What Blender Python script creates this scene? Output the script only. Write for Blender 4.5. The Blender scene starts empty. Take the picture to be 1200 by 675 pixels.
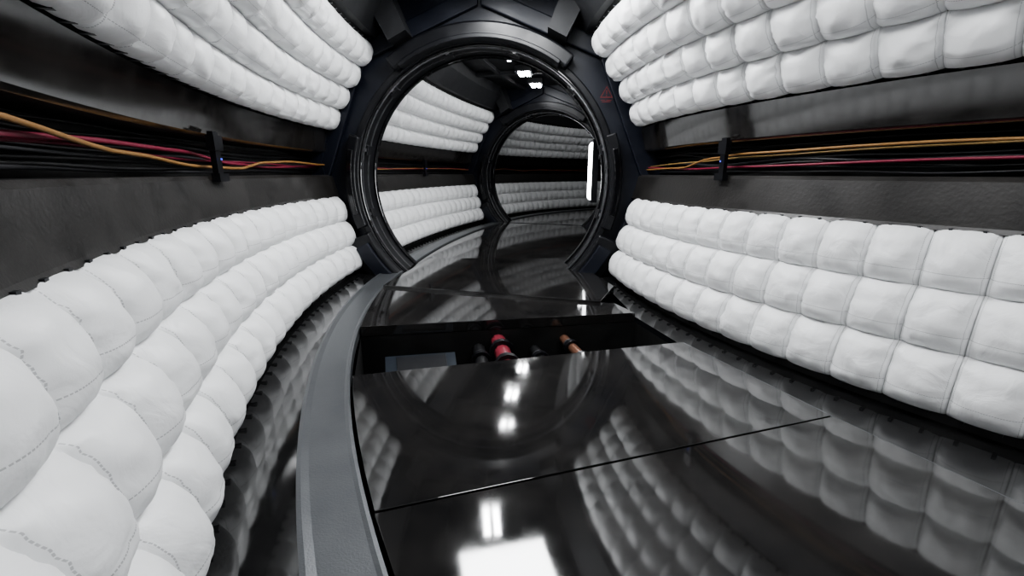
import bpy, math, random, bmesh
from mathutils import Vector, noise
random.seed(4)
scene = bpy.context.scene
D2R = math.pi/180
try:
    scene.view_settings.look = 'AgX - Medium High Contrast'
except Exception: pass

# ------------------------------------------------------------------ materials
def new_mat(name):
    m = bpy.data.materials.new(name); m.use_nodes = True
    nt = m.node_tree
    return m, nt, nt.nodes["Principled BSDF"]

def dark_mat(name, c1, c2, r1, r2, scale=3.0, ior=1.5, metallic=0.0, bump=0.0, bscale=60, detail=6):
    m, nt, b = new_mat(name)
    tc = nt.nodes.new("ShaderNodeTexCoord")
    n = nt.nodes.new("ShaderNodeTexNoise"); n.inputs["Scale"].default_value = scale
    n.inputs["Detail"].default_value = detail; n.inputs["Roughness"].default_value = 0.62
    nt.links.new(tc.outputs["Object"], n.inputs["Vector"])
    cr = nt.nodes.new("ShaderNodeValToRGB")
    cr.color_ramp.elements[0].position = 0.3; cr.color_ramp.elements[1].position = 0.75
    cr.color_ramp.elements[0].color = (*c1, 1); cr.color_ramp.elements[1].color = (*c2, 1)
    nt.links.new(n.outputs["Fac"], cr.inputs["Fac"])
    nt.links.new(cr.outputs["Color"], b.inputs["Base Color"])
    mr = nt.nodes.new("ShaderNodeMapRange")
    mr.inputs["From Min"].default_value = 0.3; mr.inputs["From Max"].default_value = 0.75
    mr.inputs["To Min"].default_value = r1; mr.inputs["To Max"].default_value = r2
    nt.links.new(n.outputs["Fac"], mr.inputs["Value"])
    nt.links.new(mr.outputs["Result"], b.inputs["Roughness"])
    b.inputs["IOR"].default_value = ior; b.inputs["Metallic"].default_value = metallic
    if bump > 0:
        n2 = nt.nodes.new("ShaderNodeTexNoise"); n2.inputs["Scale"].default_value = bscale
        n2.inputs["Detail"].default_value = 4
        nt.links.new(tc.outputs["Object"], n2.inputs["Vector"])
        bp = nt.nodes.new("ShaderNodeBump"); bp.inputs["Strength"].default_value = bump
        bp.inputs["Distance"].default_value = 0.004
        nt.links.new(n2.outputs["Fac"], bp.inputs["Height"])
        nt.links.new(bp.outputs["Normal"], b.inputs["Normal"])
    return m

M_floor = dark_mat("polished_black_floor", (.010,.010,.0105), (.026,.0245,.0235), .03, .095, 4, ior=1.88)
M_side  = dark_mat("floor_side_gloss", (.008,.008,.0085), (.018,.018,.018), .04, .10, 4, ior=1.9)
M_rail  = dark_mat("brushed_dark_rail", (.012,.0112,.0105), (.026,.0237,.022), .30, .46, 5, bump=.3)
M_panel = dark_mat("glossy_dark_panel", (.013,.012,.0115), (.026,.0235,.022), .06, .14, 6, ior=2.0)
M_recess= dark_mat("recess_black", (.002,.002,.002), (.006,.006,.006), .5, .8, 6)
M_navy  = dark_mat("navy_bulkhead_paint", (.0035,.005,.011), (.007,.010,.020), .36, .55, 4)
M_black = dark_mat("black_frame_metal", (.004,.0042,.006), (.009,.0095,.012), .28, .44, 6, ior=1.45)
M_gloss = dark_mat("gloss_black_ring", (.003,.003,.004), (.007,.007,.009), .06, .16, 6, ior=1.7)
M_steel = dark_mat("dull_steel", (.20,.20,.21), (.36,.36,.38), .25, .4, 12, metallic=.9)
M_curb  = dark_mat("grey_curb_metal", (.085,.09,.096), (.125,.131,.138), .30, .40, 2.5, metallic=.4, bump=.25, bscale=160, detail=5)
M_beam  = dark_mat("ceiling_beam_grey", (.011,.0115,.013), (.024,.025,.028), .5, .7, 5)

def flat_mat(name, col, rough=.5, metallic=0, emit=None, strength=0):
    m, nt, b = new_mat(name)
    tc = nt.nodes.new("ShaderNodeTexCoord")
    n = nt.nodes.new("ShaderNodeTexNoise"); n.inputs["Scale"].default_value = 25
    nt.links.new(tc.outputs["Object"], n.inputs["Vector"])
    mx = nt.nodes.new("ShaderNodeMixRGB"); mx.inputs[1].default_value = (*[c*.8 for c in col], 1)
    mx.inputs[2].default_value = (*col, 1)
    nt.links.new(n.outputs["Fac"], mx.inputs[0]); nt.links.new(mx.outputs[0], b.inputs["Base Color"])
    b.inputs["Roughness"].default_value = rough; b.inputs["Metallic"].default_value = metallic
    if emit:
        b.inputs["Emission Color"].default_value = (*emit, 1); b.inputs["Emission Strength"].default_value = strength
    return m
M_orange = flat_mat("orange_cable", (.30,.155,.05), .45)
M_yellow = flat_mat("yellow_cable", (.28,.18,.06), .45)
M_red    = flat_mat("red_cable", (.20,.014,.04), .45)
M_blackc = flat_mat("black_cable", (.008,.008,.009), .45)
M_greyc  = flat_mat("grey_cable", (.03,.03,.034), .4)
M_redpipe= flat_mat("red_pipe", (.22,.03,.045), .3)
M_copper = flat_mat("copper_pipe", (.30,.15,.10), .3, .6)
M_blueg  = flat_mat("blue_grey_unit", (.010,.016,.025), .4)
M_sign   = flat_mat("warning_red", (.13,.009,.009), .5)
M_led    = flat_mat("blue_led", (.05,.05,.4), .4, 0, (.1,.15,1), 1.2)
M_light  = flat_mat("lamp_diffuser", (.9,.9,.9), .5, 0, (.97,.985,1), 40)
M_dim    = flat_mat("lamp_diffuser_dim", (.9,.9,.9), .5, 0, (.97,.985,1), 16)
M_tube   = flat_mat("lamp_tube", (.9,.9,.9), .5, 0, (.97,.985,1), 80)
M_tubed  = flat_mat("lamp_tube_dim", (.9,.9,.9), .5, 0, (.97,.985,1), 20)
M_glint  = flat_mat("wall_lamp_diffuser", (.9,.9,.9), .5, 0, (.97,.985,1), 12)  # emission for the added strip that imitates the glint inside the hatch

def pad_material():
    m, nt, b = new_mat("quilted_white_fabric")
    L = nt.links
    uv = nt.nodes.new("ShaderNodeUVMap"); uv.uv_map = "UVMap"
    sep = nt.nodes.new("ShaderNodeSeparateXYZ"); L.new(uv.outputs["UV"], sep.inputs[0])
    tc = nt.nodes.new("ShaderNodeTexCoord")
    def math_(op, a, b_=None, clamp=False):
        n = nt.nodes.new("ShaderNodeMath"); n.operation = op; n.use_clamp = clamp
        for i, v in enumerate((a, b_)):
            if v is None: continue
            if isinstance(v, (int, float)): n.inputs[i].default_value = v
            else: L.new(v, n.inputs[i])
        return n.outputs[0]
    fu = math_('FRACT', sep.outputs[0]); fv = math_('FRACT', sep.outputs[1])
    du = math_('SUBTRACT', .5, math_('ABSOLUTE', math_('SUBTRACT', fu, .5)))
    seam = math_('SUBTRACT', 1, math_('DIVIDE', du, .012), True)
    dv = math_('ABSOLUTE', math_('SUBTRACT', fv, .29))
    st = math_('LESS_THAN', dv, .006)
    dash = math_('GREATER_THAN', math_('FRACT', math_('MULTIPLY', fu, 30)), .3)
    st = math_('MULTIPLY', st, dash)
    du2 = math_('ABSOLUTE', math_('SUBTRACT', du, .06))
    st2 = math_('LESS_THAN', du2, .005)
    dash2 = math_('GREATER_THAN', math_('FRACT', math_('MULTIPLY', fv, 30)), .3)
    st2 = math_('MULTIPLY', st2, dash2)
    lines = math_('MAXIMUM', math_('MULTIPLY', st, .65), math_('MAXIMUM', math_('MULTIPLY', st2, .6), math_('MULTIPLY', seam, .8)))
    n = nt.nodes.new("ShaderNodeTexNoise"); n.inputs["Scale"].default_value = 3.5; n.inputs["Detail"].default_value = 5
    L.new(tc.outputs["Object"], n.inputs["Vector"])
    mx = nt.nodes.new("ShaderNodeMixRGB"); mx.inputs[1].default_value = (.79,.795,.80,1); mx.inputs[2].default_value = (.85,.855,.86,1)
    L.new(n.outputs["Fac"], mx.inputs[0])
    mx2 = nt.nodes.new("ShaderNodeMixRGB"); mx2.inputs[2].default_value = (.30,.30,.31,1)
    L.new(lines, mx2.inputs[0]); L.new(mx.outputs[0], mx2.inputs[1])
    L.new(mx2.outputs[0], b.inputs["Base Color"])
    b.inputs["Roughness"].default_value = .46
    b.inputs["Sheen Weight"].default_value = .05
    w = nt.nodes.new("ShaderNodeTexNoise"); w.inputs["Scale"].default_value = 8; w.inputs["Detail"].default_value = 3
    w.inputs["Distortion"].default_value = 1.3
    L.new(tc.outputs["Object"], w.inputs["Vector"])
    f = nt.nodes.new("ShaderNodeTexNoise"); f.inputs["Scale"].default_value = 300; f.inputs["Detail"].default_value = 2
    L.new(tc.outputs["Object"], f.inputs["Vector"])
    hsum = math_('ADD', math_('MULTIPLY', w.outputs["Fac"], 1.0), math_('MULTIPLY', f.outputs["Fac"], .03))
    hsum = math_('SUBTRACT', hsum, math_('MULTIPLY', lines, .3))
    bp = nt.nodes.new("ShaderNodeBump"); bp.inputs["Strength"].default_value = .55; bp.inputs["Distance"].default_value = .012
    L.new(hsum, bp.inputs["Height"]); L.new(bp.outputs["Normal"], b.inputs["Normal"])
    return m
M_pad = pad_material()

# ------------------------------------------------------------------ helpers
def link(o, parent=None):
    scene.collection.objects.link(o)
    if parent: o.parent = parent
    return o
def mesh_obj(name, verts, faces, mats, parent=None, smooth=False, midx=None):
    me = bpy.data.meshes.new(name); me.from_pydata(verts, [], faces)
    for m in (mats if isinstance(mats, (list, tuple)) else [mats]): me.materials.append(m)
    if midx: me.polygons.foreach_set("material_index", midx)
    if smooth: me.polygons.foreach_set("use_smooth", [True]*len(faces))
    me.update()
    return link(bpy.data.objects.new(name, me), parent)
def empty(name, loc=(0,0,0)):
    e = bpy.data.objects.new(name, None); e.location = loc; e.empty_display_size = .1
    return link(e)
def bevel(o, w=.008, seg=2):
    m = o.modifiers.new("bev", 'BEVEL'); m.width = w; m.segments = seg; m.limit_method = 'ANGLE'; m.angle_limit = .6

# ------------------------------------------------------------------ corridor path
R1 = 5.925
seg1 = dict(C=(5.62, 4.2), R=R1, a=-62, b=3.5)
def PP(seg, phi, d, z):
    p = phi*D2R; r = seg['R']-d
    return (seg['C'][0]-r*math.cos(p), seg['C'][1]+r*math.sin(p), z)
def next_seg(pt, phi, R, dphi):
    p = phi*D2R
    return dict(C=(pt[0]+R*math.cos(p), pt[1]-R*math.sin(p)), R=R, a=phi, b=phi+dphi)
TH = .42
def adv(pt, phi, l): return (pt[0]+l*math.sin(phi*D2R), pt[1]+l*math.cos(phi*D2R))
p1 = PP(seg1, seg1['b'], 0, 0)
q1 = adv(p1, seg1['b'], TH)
seg2 = next_seg(q1, seg1['b'], 14.5, 17.0)
p2 = PP(seg2, seg2['b'], 0, 0)
q2 = adv(p2, seg2['b'], TH)
seg3 = next_seg(q2, seg2['b'], R1, 48)
segs = [seg1, seg2, seg3]

def sweep(name, seg, profile, mats, idx, parent=None, a=None, b=None, flip=False):
    a = seg['a'] if a is None else a; b = seg['b'] if b is None else b
    n = max(8, int(abs(b-a)*D2R*seg['R']/.12))
    V=[];F=[];MI=[]
    for k in range(len(profile)-1):
        base=len(V)
        for i in range(n+1):
            ph=a+(b-a)*i/n
            V.append(PP(seg,ph,*profile[k])); V.append(PP(seg,ph,*profile[k+1]))
        for i in range(n):
            f=(base+2*i,base+2*i+1,base+2*i+3,base+2*i+2)
            F.append(f[::-1] if flip else f); MI.append(idx[k])
    return mesh_obj(name,V,F,mats,parent,True,MI)

def box_arc(name, seg, a, b, d0, d1, z0, z1, mat, parent=None):
    prof=[(d0,z0),(d1,z0),(d1,z1),(d0,z1)]
    n=3
    V=[];F=[]
    for i in range(n+1):
        ph=a+(b-a)*i/n
        V+=[PP(seg,ph,*p) for p in prof]
    for i in range(n):
        for k in range(4):
            F.append((4*i+k,4*i+(k+1)%4,4*i+4+(k+1)%4,4*i+4+k))
    F+=[(0,3,2,1),(4*n,4*n+1,4*n+2,4*n+3)]
    o=mesh_obj(name,V,F,mat,parent)
    bm=bmesh.new(); bm.from_mesh(o.data); bmesh.ops.recalc_face_normals(bm,faces=bm.faces); bm.to_mesh(o.data); bm.free()
    return o

# ------------------------------------------------------------------ walls
WP=[(1.33,-.03),(1.345,.03),(1.53,.765),(1.475,.765),(1.485,.785),(1.53,.965),(1.55,.985),(1.78,.985),(1.78,1.195),
    (1.575,1.195),(1.555,1.21),(1.505,1.40),(1.52,1.415),(1.18,2.01),(1.02,2.215),(.96,2.22),(.80,2.45),(.80,2.64)]
WI=[2,2,2,0,0,0,2,2,2,1,1,1,2,2,3,3,3]
for si,sg in enumerate(segs):
    for side,sn in ((-1,"left"),(1,"right")):
        prof=[(d*side,z) for d,z in WP]
        sweep("wall_%s"%sn,sg,prof,[M_rail,M_panel,M_recess,M_beam],WI,flip=(side<0))
    prof=[(-.82,2.62),(-.45,2.62),(-.45,2.56),(-.38,2.56),(-.38,2.62),(.38,2.62),(.38,2.56),(.45,2.56),(.45,2.62),(.82,2.62)]
    ce=sweep("ceiling",sg,prof,[M_beam],[0]*9)
    L=abs(sg['b']-sg['a'])
    nrib=int(L*D2R*sg['R']/1.25)
    for k in range(1,nrib):
        ph=sg['a']+L*k/nrib
        dp=.05/sg['R']/D2R
        box_arc("rib",sg,ph-dp,ph+dp,-.8,.8,2.55,2.61,M_beam,ce)

# ------------------------------------------------------------------ quilted padding
def padding(name, seg, a, b, side, pts, cell, res):
    V=[];F=[];UV=[]
    rad=seg['R']+ (pts[0][0] if side<0 else -pts[0][0])
    ncell=max(1,round(abs(b-a)*D2R*rad/cell))
    nu=ncell*res
    for r in range(len(pts)-1):
        (d0,z0),(d1,z1)=pts[r],pts[r+1]
        td,tz=d1-d0,z1-z0; ln=math.hypot(td,tz); nd,nz=-tz/ln,td/ln
        base=len(V)
        shift=random.random()*50
        A=.108
        for i in range(nu+1):
            ci=min(i//res,ncell-1); fu=(i-ci*res)/res
            u=-math.cos(math.pi*fu)*.55+(fu*2-1)*.45
            c=ci+(u+1)/2
            au=abs(u)
            fc=max(0,1-au**2.6)**.5
            ph=a+(b-a)*c/ncell
            rnd=noise.noise(Vector((ci*3.7+shift,r*7.1,side*3.3)))
            tilt=noise.noise(Vector((ci*5.1+shift,r*2.3,side*1.7)))
            ctr=(1-au**2)
            for j in range(res+1):
                t_=j/res
                v=-math.cos(math.pi*t_)*.55+(t_*2-1)*.45
                av=abs(v)
                fr=max(0,1-av**2.5)**.55
                h=A*fr*(.22+.66*fc+.12*ctr)*(1+.10*rnd+.14*tilt*u*fc)
                g=math.exp(-((1-au)/.38)**2)
                gv=math.exp(-((1-av)/.38)**2)
                w=noise.noise(Vector((c*1.2+shift,v*6,ci*2.3+side)))
                w2=noise.noise(Vector((c*3.1+shift,v*2.2,5+side*2)))
                w4=noise.noise(Vector((c*8+shift,v*1.3,3.1+r)))
                h+=(.015*w*g*fr*min(1,fc*2)+.008*w2*fr*fc+.013*w4*gv*fr*fc)
                h-=.0065*math.exp(-((v+.42+.03*w2)/.04)**2)*fr
                h-=.0045*math.exp(-((u-.1-.5*tilt+.35*v*rnd*2)/.045)**2)*fr*fc
                vv=v*(1.0+.07*fc)
                tt=(vv+1)/2
                d=d0+td*tt+nd*(h-.004); z=z0+tz*tt+nz*(h-.004)
                z-= .012*(1-av)*fc if z0>1 else .016*fr*fc
                V.append(PP(seg,ph,d*side,z)); UV.append((c+.0001,r+min(.999,(v+1)/2)))
        for i in range(nu):
            for j in range(res):
                q=base+i*(res+1)+j
                f=(q,q+1,q+res+2,q+res+1)
                F.append(f if side>0 else f[::-1])
    o=mesh_obj(name,V,F,M_pad,None,True)
    me=o.data; uvl=me.uv_layers.new(name="UVMap")
    li=[0]*len(me.loops); me.loops.foreach_get("vertex_index",li)
    flat=[]
    for x in li: flat.extend(UV[x])
    uvl.data.foreach_set("uv",flat)
    CV=[];CF=[]
    for e,(pd,pz) in ((0,pts[0]),(1,pts[-1])):
        for i in range(ncell*2):
            ph=a+(b-a)*(i+.5)/(ncell*2); dp=.008/seg['R']/D2R
            s0=len(CV)
            hh=.014 if e==0 else .009
            dz=-.014 if e==0 else .0
            for pp in (ph-dp,ph+dp):
                for dd in (-.030,.01):
                    for zz in (dz,dz+hh):
                        CV.append(PP(seg,pp,(pd+dd)*side,pz+zz))
            for f in ((0,1,3,2),(4,6,7,5),(0,4,5,1),(2,3,7,6),(0,2,6,4),(1,5,7,3)):
                CF.append(tuple(s0+k for k in f))
    mesh_obj("edge_clips",CV,CF,M_black,o)
    return o

LOW=[(1.31,.042),(1.372,.285),(1.44,.525),(1.50,.768)]
UPP=[(1.50,1.420),(1.405,1.615),(1.29,1.80),(1.16,1.99),(1.03,2.17)]
for si,sg in enumerate(segs):
    res=(20,10,8)[si]
    for side in (-1,1):
        a=sg['a']+(.2 if si else 0); b=sg['b']-.3
        if si==0:
            a=-47 if side<0 else -55
            b= 3.2 if side<0 else .8
        padding("quilted_wall_padding",sg,a,b,side,LOW,.235 if side<0 else .215,res)
        padding("quilted_wall_padding",sg,a,b,side,UPP,.235 if side<0 else .215,res)

# ------------------------------------------------------------------ floor
def fl(sg,prof,name,mat,a=None,b=None):
    return sweep(name,sg,prof,[mat],[0]*(len(prof)-1),None,a,b,flip=True)
for si,sg in enumerate(segs):
    fl(sg,[(-1.36,-.012),(-1.06,-.012)],"floor",M_side)
    if si>0:
        fl(sg,[(-.86,-.012),(1.36,-.012)],"floor",M_floor)
for sg in segs:
    c=fl(sg,[(-1.06,-.012),(-1.06,.004),(-1.045,.008),(-1.02,.002),(-.885,.002),(-.872,.008),(-.86,.004),(-.86,-.06)],"floor_gutter_strip",M_curb)
def polar(x,y):
    dx=seg1['C'][0]-x; dy=y-seg1['C'][1]
    return (math.atan2(dy,dx)/D2R, seg1['R']-math.hypot(dx,dy))
redge=[(2.35,-.60),(1.96,.30),(1.58,1.158),(1.35,1.675),(1.034,2.52),(.898,3.07),(.87,3.9),(.90,4.7)]
V=[];F=[]
for k in range(len(redge)-1):
    for i in range(8):
        t=i/8; x=redge[k][0]*(1-t)+redge[k+1][0]*t; y=redge[k][1]*(1-t)+redge[k+1][1]*t
        ph,d=polar(x,y); V.append((x,y,-.012)); V.append(PP(seg1,ph,1.36,-.012))
x,y=redge[-1]; ph,d=polar(x,y); V.append((x,y,-.012)); V.append(PP(seg1,ph,1.36,-.012))
for i in range(len(V)//2-1): F.append((2*i,2*i+1,2*i+3,2*i+2))
mesh_obj("floor",V,F,M_side)
mesh_obj("floor",[PP(seg1,-62,-1.1,-.34),PP(seg1,-62,1.3,-.34),PP(seg1,-30,1.3,-.34),PP(seg1,0,1.3,-.34),PP(seg1,3.5,1.3,-.34),PP(seg1,3.5,-1.1,-.34),PP(seg1,-12,-1.1,-.34),PP(seg1,-30,-1.1,-.34)],[(0,1,2,3,4,5,6,7)],M_recess)
def strip(name,pts,w,z0,z1,mat):
    V=[];F=[]
    for k,(x,y) in enumerate(pts):
        a_=pts[max(0,k-1)]; b_=pts[min(len(pts)-1,k+1)]
        dx,dy=b_[0]-a_[0],b_[1]-a_[1]; l=math.hypot(dx,dy); nx,ny=dy/l,-dx/l
        V+=[(x+nx*.002,y+ny*.002,z0),(x+nx*.002,y+ny*.002,z1),(x+nx*w,y+ny*w,z1),(x+nx*w,y+ny*w,z0)]
    for k in range(len(pts)-1):
        for j in range(3): F.append((4*k+j,4*k+j+1,4*k+4+j+1,4*k+4+j))
    return mesh_obj(name,V,F,mat)
strip("trim_plate_edge",redge[:5],.009,-.012,.006,M_curb)

def plate(name,pts,z0,z1,mat,parent=None,bw=.0015):
    nn=len(pts)
    V=[(x,y,z0) for x,y in pts]+[(x,y,z1) for x,y in pts]
    F=[tuple(range(nn))[::-1],tuple(range(nn,2*nn))]+[(i,(i+1)%nn,nn+(i+1)%nn,nn+i) for i in range(nn)]
    o=mesh_obj(name,V,F,mat,parent)
    bm=bmesh.new(); bm.from_mesh(o.data); bmesh.ops.recalc_face_normals(bm,faces=bm.faces); bm.to_mesh(o.data); bm.free()
    if bw: bevel(o,bw,2)
    return o
def cl(phi): 
    p=PP(seg1,phi,-.852,0); return (p[0],p[1])
def shrink(pts,g=.007):
    cx=sum(p[0] for p in pts)/len(pts); cy=sum(p[1] for p in pts)/len(pts)
    out=[]
    for x,y in pts:
        l=math.hypot(x-cx,y-cy); out.append((x-(x-cx)/l*g,y-(y-cy)/l*g))
    return out
def cls(a,b,n):
    return [cl(a+(b-a)*i/n) for i in range(1,n)]
A0=cl(-27.0); A1=cl(-18.4); A2=cl(-12.2); A3=cl(-3.3)
near=[cl(-48),(2.35,-.60),(1.96,.30),(1.58,1.158),(1.35,1.675),A0]+cls(-27,-48,8)
plate("floor_plate",shrink(near),-.05,.012,M_floor)
pB=[A0,(1.35,1.675),(1.034,2.52),A1]+cls(-18.4,-27,5)
plate("floor_plate",shrink(pB),-.05,.012,M_floor)
pC=[A2,(.898,3.07),(.80,3.33),(.69,3.34),A3]+cls(-3.3,-12.2,5)
plate("floor_plate",shrink(pC,.004),-.05,.020,M_floor,None,.003)
pD=[A3,(.69,3.30),(.90,3.78),(.80,4.35),(.62,4.60),(.55,5.10),(-.95,5.10),(-1.05,4.50)]
plate("floor_plate",shrink(pD,.004),-.03,.042,M_floor,None,.004)
tw=[A1,(1.034,2.52),(.898,3.07),A2]
for i,j in ((0,1),(1,2),(2,3),(3,0)):
    a_,b_=tw[i],tw[j]
    mesh_obj("trim_trench",[(a_[0],a_[1],-.34),(b_[0],b_[1],-.34),(b_[0],b_[1],-.052),(a_[0],a_[1],-.052)],[(0,1,2,3)],M_recess)

def tube_curve(name,splines,parent=None,mats=None):
    cu=bpy.data.curves.new(name,'CURVE'); cu.dimensions='3D'; cu.bevel_depth=1.0; cu.bevel_resolution=4; cu.use_fill_caps=True
    for m in mats: cu.materials.append(m)
    for pts,r,mi in splines:
        s=cu.splines.new('POLY'); s.points.add(len(pts)-1)
        for k,p in enumerate(pts):
            s.points[k].co=(*p,1); s.points[k].radius=r
        s.material_index=mi; s.use_smooth=True
    return link(bpy.data.objects.new(name,cu),parent)
def lerp(p,q,t): return tuple(p[i]*(1-t)+q[i]*t for i in range(3))
def pipe(name,x0,y0,x1,y1,z,r,mat):
    e=empty(name)
    p=(x0,y0,z);q=(x1,y1,z)
    tube_curve("pipe_body",[([p,q],r,0)],e,[mat])
    for t in (.32,.60):
        tube_curve("pipe_flange",[([lerp(p,q,t),lerp(p,q,t+.05)],r*1.5,0)],e,[M_black])
        tube_curve("pipe_ring",[([lerp(p,q,t+.07),lerp(p,q,t+.09)],r*1.25,0)],e,[M_steel])
    return e
pipe("red_service_pipe",.02,2.22,-.12,3.05,-.14,.055,M_redpipe)
pipe("copper_service_pipe",.52,2.36,.34,3.12,-.15,.035,M_copper)
pipe("black_service_pipe",-.12,2.2,-.25,3.0,-.19,.045,M_blackc)
pipe("black_service_pipe",.30,2.3,.13,3.08,-.22,.04,M_blackc)
pl=plate("service_junction_box",[(-.72,2.32),(-.32,2.40),(-.37,2.68),(-.80,2.60)],-.338,-.12,M_blueg)
plate("lid_panel",[(-.66,2.36),(-.38,2.42),(-.42,2.62),(-.72,2.56)],-.12,-.105,M_black,pl,.003)

# ------------------------------------------------------------------ circular hatch
ZC=.91
def hatch(seg_phi,pt,name="circular_hatch_frame",sign=True):
    e=empty(name)
    ph=seg_phi*D2R
    rx=(math.cos(ph),-math.sin(ph)); fx=(math.sin(ph),math.cos(ph))
    def W(x,y,z): return (pt[0]+rx[0]*x+fx[0]*y, pt[1]+rx[1]*x+fx[1]*y, z)
    N=128
    def outer(t):
        c,s=math.cos(t),math.sin(t)
        hw=1.95; zt=2.7-ZC; zb=-.5-ZC
        k=1e9
        if abs(c)>1e-6: k=min(k,hw/abs(c))
        if s>1e-6: k=min(k,zt/s)
        if s<-1e-6: k=min(k,zb/s)
        return k*c,k*s
    RI=1.295
    V=[];F=[]
    for i in range(N):
        t=2*math.pi*i/N; ox,oz=outer(t)
        for (x,z,y) in ((RI*math.cos(t),RI*math.sin(t),.0),(ox,oz,.0),(RI*math.cos(t),RI*math.sin(t),TH),(ox,oz,TH)):
            V.append(W(x,y,ZC+z))
    for i in range(N):
        a=4*i;b=4*((i+1)%N)
        F+= [(a,a+1,b+1,b),(a+2,b+2,b+3,a+3),(a,b,b+2,a+2)]
    mesh_obj("bulkhead_plate",V,F,M_navy,e)
    def arc(nm,r0,r1,a0,a1,y0,y1,mat,flat=False,bw=.008,n=None):
        full=abs(a1-a0)>=359.9
        n=n or max(1 if flat else 3,int(abs(a1-a0)/3))
        V=[];F=[]
        for i in range(n+(0 if full else 1)):
            t=(a0+(a1-a0)*i/n)*D2R
            for r,y in ((r0,y0),(r1,y0),(r1,y1),(r0,y1)):
                V.append(W(r*math.cos(t),y,ZC+r*math.sin(t)))
        m=len(V)//4
        for i in range(m if full else m-1):
            a=4*i;b=4*((i+1)%m)
            for k in range(4):
                F.append((a+k,a+(k+1)%4,b+(k+1)%4,b+k))
        if not full:
            F.append((0,3,2,1)); q=4*(m-1); F.append((q,q+1,q+2,q+3))
        o=mesh_obj(nm,V,F,mat,e)
        bm=bmesh.new(); bm.from_mesh(o.data); bmesh.ops.recalc_face_normals(bm,faces=bm.faces); 
        bm.to_mesh(o.data); bm.free()
        if bw: bevel(o,bw,2)
        return o
    arc("ring_housing",1.25,1.315,0,360,-.05,TH+.04,M_black,bw=.012)
    arc("ring_lip",1.232,1.255,0,360,-.02,.04,M_gloss)
    arc("ring_lip",1.228,1.255,0,360,TH-.05,TH+.02,M_gloss)
    arc("seal_track",1.222,1.234,0,360,.005,.017,M_steel,bw=0)
    arc("seal_track",1.240,1.251,0,360,.20,.215,M_steel,bw=0)
    arc("hood",1.28,1.41,52,128,-.16,.0,M_black,bw=.02)
    arc("hood_rim",1.26,1.30,55,125,-.185,-.02,M_black)
    for (a0,a1) in ((160,200),(-20,20)):
        arc("side_block",1.26,1.36,a0,a1,-.12,0,M_black,bw=.015)
        arc("side_block_inset",1.285,1.335,a0+6,a1-6,-.14,-.1,M_gloss)
    for (a0,a1) in ((203,236),(-56,-23)):
        arc("foot_block",1.26,1.52,a0,a1,-.15,0,M_black,bw=.02)
        arc("foot_block_step",1.30,1.44,a0+4,a1-4,-.19,-.12,M_navy,bw=.01)
    for k in range(12):
        t=15+30*k
        if 215<t<325: continue
        arc("latch",1.20,1.255,t-2.2,t+2.2,.03,.15,M_black,bw=.004)
        arc("latch_bolt",1.212,1.24,t-.7,t+.7,.0,.03,M_steel,bw=0)
    for k in range(8):
        t=22.5+45*k
        arc("outer_frame",1.56,1.72,t-22,t+22,-.06,0,M_navy,flat=True,bw=.012,n=1)
    for s in (-1,1):
        pts=[(s*.62,1.30),(s*.78,1.22),(s*1.05,1.72),(s*.80,1.72)]
        V=[W(x,y,ZC+z) for y in (-.30,0) for x,z in pts]
        F=[(0,1,2,3),(7,6,5,4)]+[(i,(i+1)%4,4+(i+1)%4,4+i) for i in range(4)]
        mesh_obj("diagonal_brace",V,F,M_beam,e)
    for s in (-1,1):
        pts=[(s*1.27,-.90),(s*1.36,-.60),(s*1.55,-.1),(s*1.60,.2),(s*1.47,.55),(s*1.2,1.0),(s*1.0,1.3),(s*1.25,1.35),(s*1.75,.9),(s*1.80,-.90)]
        V=[W(x,y,ZC+z) for y in (-.10,0) for x,z in pts]; m=len(pts)
        F=[tuple(range(m)),tuple(range(m,2*m))[::-1]]+[(i,(i+1)%m,m+(i+1)%m,m+i) for i in range(m)]
        o=mesh_obj("jamb",V,F,M_navy,e); bevel(o,.01,2)
    V=[W(x,y,z) for z in (-.05,-.004) for x,y in ((-1.0,0),(1.0,0),(1.0,TH),(-1.0,TH))]
    mesh_obj("threshold",V,[(4,5,6,7),(0,3,2,1),(0,1,5,4),(1,2,6,5),(2,3,7,6),(3,0,4,7)],M_floor,e)
    if sign:
        cx,cz,S=1.17,.80,.062; y=-.104
        tri=[(0,S),(-S*.95,-S*.62),(S*.95,-S*.62)]
        V=[W(cx+x,y,ZC+cz+z) for x,z in tri]+[W(cx+x*.78,y,ZC+cz+z*.78) for x,z in tri]
        mesh_obj("warning_triangle",V,[(0,1,4,3),(1,2,5,4),(2,0,3,5)],M_sign,e)
        V=[W(cx+x,y,ZC+cz+z) for x,z in ((-.006,.026),(.006,.026),(.004,-.008),(-.004,-.008),(-.005,-.016),(.005,-.016),(.005,-.026),(-.005,-.026))]
        mesh_obj("warning_mark",V,[(0,1,2,3),(4,5,6,7)],M_sign,e)
        V=[];F=[]
        for k,(xa,xb,zz) in enumerate(((-.05,-.01,-.062),(.0,.05,-.062),(-.04,.04,-.076))):
            s0=len(V); V+=[W(cx+x,y,ZC+cz+z) for x,z in ((xa,zz),(xb,zz),(xb,zz+.006),(xa,zz+.006))]; F.append((s0,s0+1,s0+2,s0+3))
        mesh_obj("warning_caption",V,F,M_sign,e)
    return e
hatch(seg1['b'],p1)
hatch(seg2['b'],p2,sign=False)
def endwall(seg,phi,name):
    V=[PP(seg,phi,d,z) for d,z in ((-1.9,-.4),(1.9,-.4),(1.9,2.7),(-1.9,2.7))]
    mesh_obj(name,V,[(0,1,2,3)],M_navy)
endwall(seg1,-62,"wall_back"); endwall(seg3,seg3['b'],"wall_front")

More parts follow.
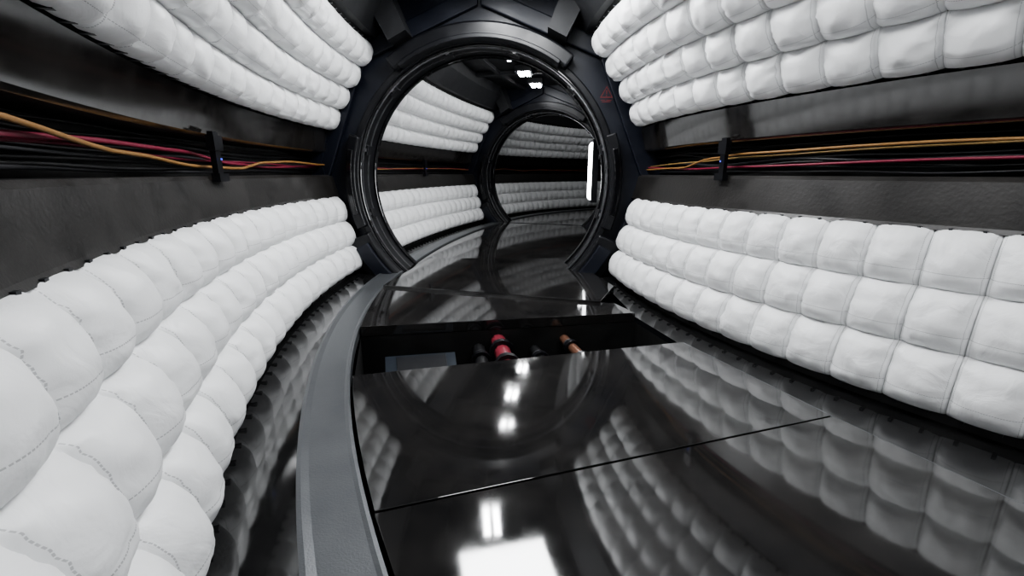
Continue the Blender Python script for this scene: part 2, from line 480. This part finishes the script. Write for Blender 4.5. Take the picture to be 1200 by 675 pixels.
# ------------------------------------------------------------------ cables
def cable_path(seg,side,a,b,zf,df,n=60):
    out=[]
    for i in range(n+1):
        t=i/n; ph=a+(b-a)*t
        out.append(PP(seg,ph,side*df(t,ph),zf(t,ph)))
    return out
def interp(keys):
    def f(t,ph):
        if ph<=keys[0][0]: return keys[0][1]
        for (p0,z0),(p1_,z1) in zip(keys,keys[1:]):
            if p0<=ph<=p1_:
                k=(ph-p0)/(p1_-p0); k=k*k*(3-2*k)
                return z0+(z1-z0)*k
        return keys[-1][1]
    return f
mats=[M_orange,M_yellow,M_red,M_blackc,M_greyc]
for si,sg in enumerate(segs):
    for side in (-1,1):
        spl=[]
        a,b=sg['a'],sg['b']-.1
        if si==0 and side<0:
            spl.append((cable_path(sg,side,a,b,interp([(-30,1.165),(-25,1.14),(-18.5,1.075),(-13,1.035),(-9,1.03),(-5.5,1.08),(-2,1.095),(3,1.08)]),lambda t,p:1.585),.009,0))
            spl.append((cable_path(sg,side,a,b,interp([(-30,1.08),(-25,1.095),(-19,1.115),(-14,1.11),(-9,1.06),(-5,1.045),(3,1.07)]),lambda t,p:1.62),.010,2))
            spl.append((cable_path(sg,side,a,b,interp([(-30,1.06),(-20,1.095),(-12,1.07),(-6,1.075),(3,1.05)]),lambda t,p:1.65),.006,2))
        elif si==0:
            spl.append((cable_path(sg,side,a,b,interp([(-45,1.11),(-30,1.135),(-17,1.12),(-13,1.10),(-8,1.04),(3,1.03)]),lambda t,p:1.59),.007,0))
            spl.append((cable_path(sg,side,a,b,interp([(-45,1.15),(-30,1.12),(-17,1.10),(-10,1.08),(3,1.06)]),lambda t,p:1.62),.005,1))
            spl.append((cable_path(sg,side,a,b,interp([(-45,1.09),(-32,1.06),(-17,1.04),(-10,1.03),(3,1.05)]),lambda t,p:1.60),.007,2))
        else:
            for mi in (0,2):
                o=random.random()*9
                spl.append((cable_path(sg,side,a,b,lambda t,p,o=o:1.08+.05*noise.noise(Vector((p*.15,o,0))),lambda t,p:1.61),.008,mi))
        for k in range(9):
            o=k*3.3+side*17+si*5
            z0=1.01+.02*k
            spl.append((cable_path(sg,side,a,b,lambda t,p,o=o,z0=z0:max(1.0,min(1.18,z0+.03*noise.noise(Vector((p*.12,o,0))))),
                        lambda t,p,o=o:1.70+.035*noise.noise(Vector((p*.1,o,4)))),random.choice((.005,.007,.009)),3 if k%3 else 4))
        tube_curve("cable_bundle",spl,None,mats)

def clamp(seg,phi,side):
    e=empty("cable_clamp_bracket")
    dp=.028/seg['R']/D2R
    box_arc("clamp_post",seg,phi-dp,phi+dp,side*1.50,side*1.528,.99,1.22,M_black,e)
    box_arc("clamp_foot",seg,phi-dp*1.9,phi+dp*1.9,side*1.485,side*1.526,.955,1.0,M_black,e)
    box_arc("clamp_head",seg,phi-dp*1.7,phi+dp*1.7,side*1.49,side*1.53,1.12,1.20,M_black,e)
    box_arc("status_led",seg,phi-dp*.2,phi+dp*.2,side*1.486,side*1.49,1.07,1.08,M_led,e)
for ph in (-12.8,-40): clamp(seg1,ph,-1)
for ph in (-15.8,-50): clamp(seg1,ph,1)
clamp(seg2,seg2['a']+9,-1)

# ------------------------------------------------------------------ lights
def light_fixture(x,y,phi,w,l,z,mat,name="ceiling_light_panel",tubes=0):
    e=empty(name)
    p=phi*D2R
    def W(a,b,zz): return (x+a*math.cos(p)+b*math.sin(p), y-a*math.sin(p)+b*math.cos(p), zz)
    def bx(nm,a0,a1,b0,b1,z0,z1,m):
        V=[W(a,b,zz) for zz in (z0,z1) for a,b in ((a0,b0),(a1,b0),(a1,b1),(a0,b1))]
        return mesh_obj(nm,V,[(3,2,1,0),(4,5,6,7),(0,1,5,4),(1,2,6,5),(2,3,7,6),(3,0,4,7)],m,e)
    f=.03
    bx("housing",-w/2-f,w/2+f,-l/2-f,l/2+f,z+.012,2.60,M_black)
    if tubes:
        tw=w/(tubes*1.6)
        for k in range(tubes):
            c=-w/2+w*(k+.5)/tubes
            bx("lamp_tube",c-tw/2,c+tw/2,-l/2,l/2,z-.01,z+.012,mat)
    else:
        bx("diffuser",-w/2,w/2,-l/2,l/2,z,z+.012,mat)
        for s in (-1,1):
            bx("bezel_side",s*(w/2+.015)-.012,s*(w/2+.015)+.012,-l/2-.02,l/2+.02,z-.012,z+.012,M_black)
light_fixture(-.02,3.17,-13,.80,.70,2.5,M_light)
light_fixture(-.21,3.84,-6,.20,.36,2.5,M_tube,"ceiling_tube_light",2)
def on(seg,phi,d=0):
    q=PP(seg,phi,d,0); return q[0],q[1],phi
x,y,h=on(seg1,-29); light_fixture(x,y,h,.8,.8,2.5,M_dim)
x,y,h=on(seg1,-46); light_fixture(x,y,h,.8,.8,2.5,M_dim)
for x,y in ((-.08,5.6),(.0,6.55),(.19,7.55),(.42,8.5)):
    light_fixture(x,y,10,.20,.26,2.5,M_tube,"ceiling_tube_light",2)
for ph in (10,22,36):
    x,y,h=on(seg3,seg3['a']+ph); light_fixture(x,y,h,.26,.3,2.5,M_tubed,"ceiling_tube_light",2)
e=empty("wall_lamp")  # added lamp: stands in for the bright right-hand padding, brightens the left pads
pa=seg2['a']+2.6
box_arc("lamp_housing",seg2,pa-.6,pa+3.6,1.17,1.24,.66,1.38,M_black,e)
box_arc("lamp_diffuser",seg2,pa-.4,pa+3.4,1.155,1.17,.69,1.35,M_glint,e)  # glowing face of the added strip, seen as the glint at the hatch edge
box_arc("lamp_bracket",seg2,pa+.3,pa+1.2,1.24,1.52,1.0,1.1,M_black,e)

w=bpy.data.worlds.new("World"); scene.world=w; w.use_nodes=True
bg=w.node_tree.nodes["Background"]; bg.inputs[0].default_value=(.5,.55,.65,1); bg.inputs[1].default_value=.01
cam=bpy.data.cameras.new("Camera"); cam.sensor_width=36; cam.lens=520/1200*36; cam.clip_start=.02
co=link(bpy.data.objects.new("Camera",cam)); co.location=(0,0,1.0)
co.rotation_euler=(math.radians(90-14.5),0,0)
scene.camera=co
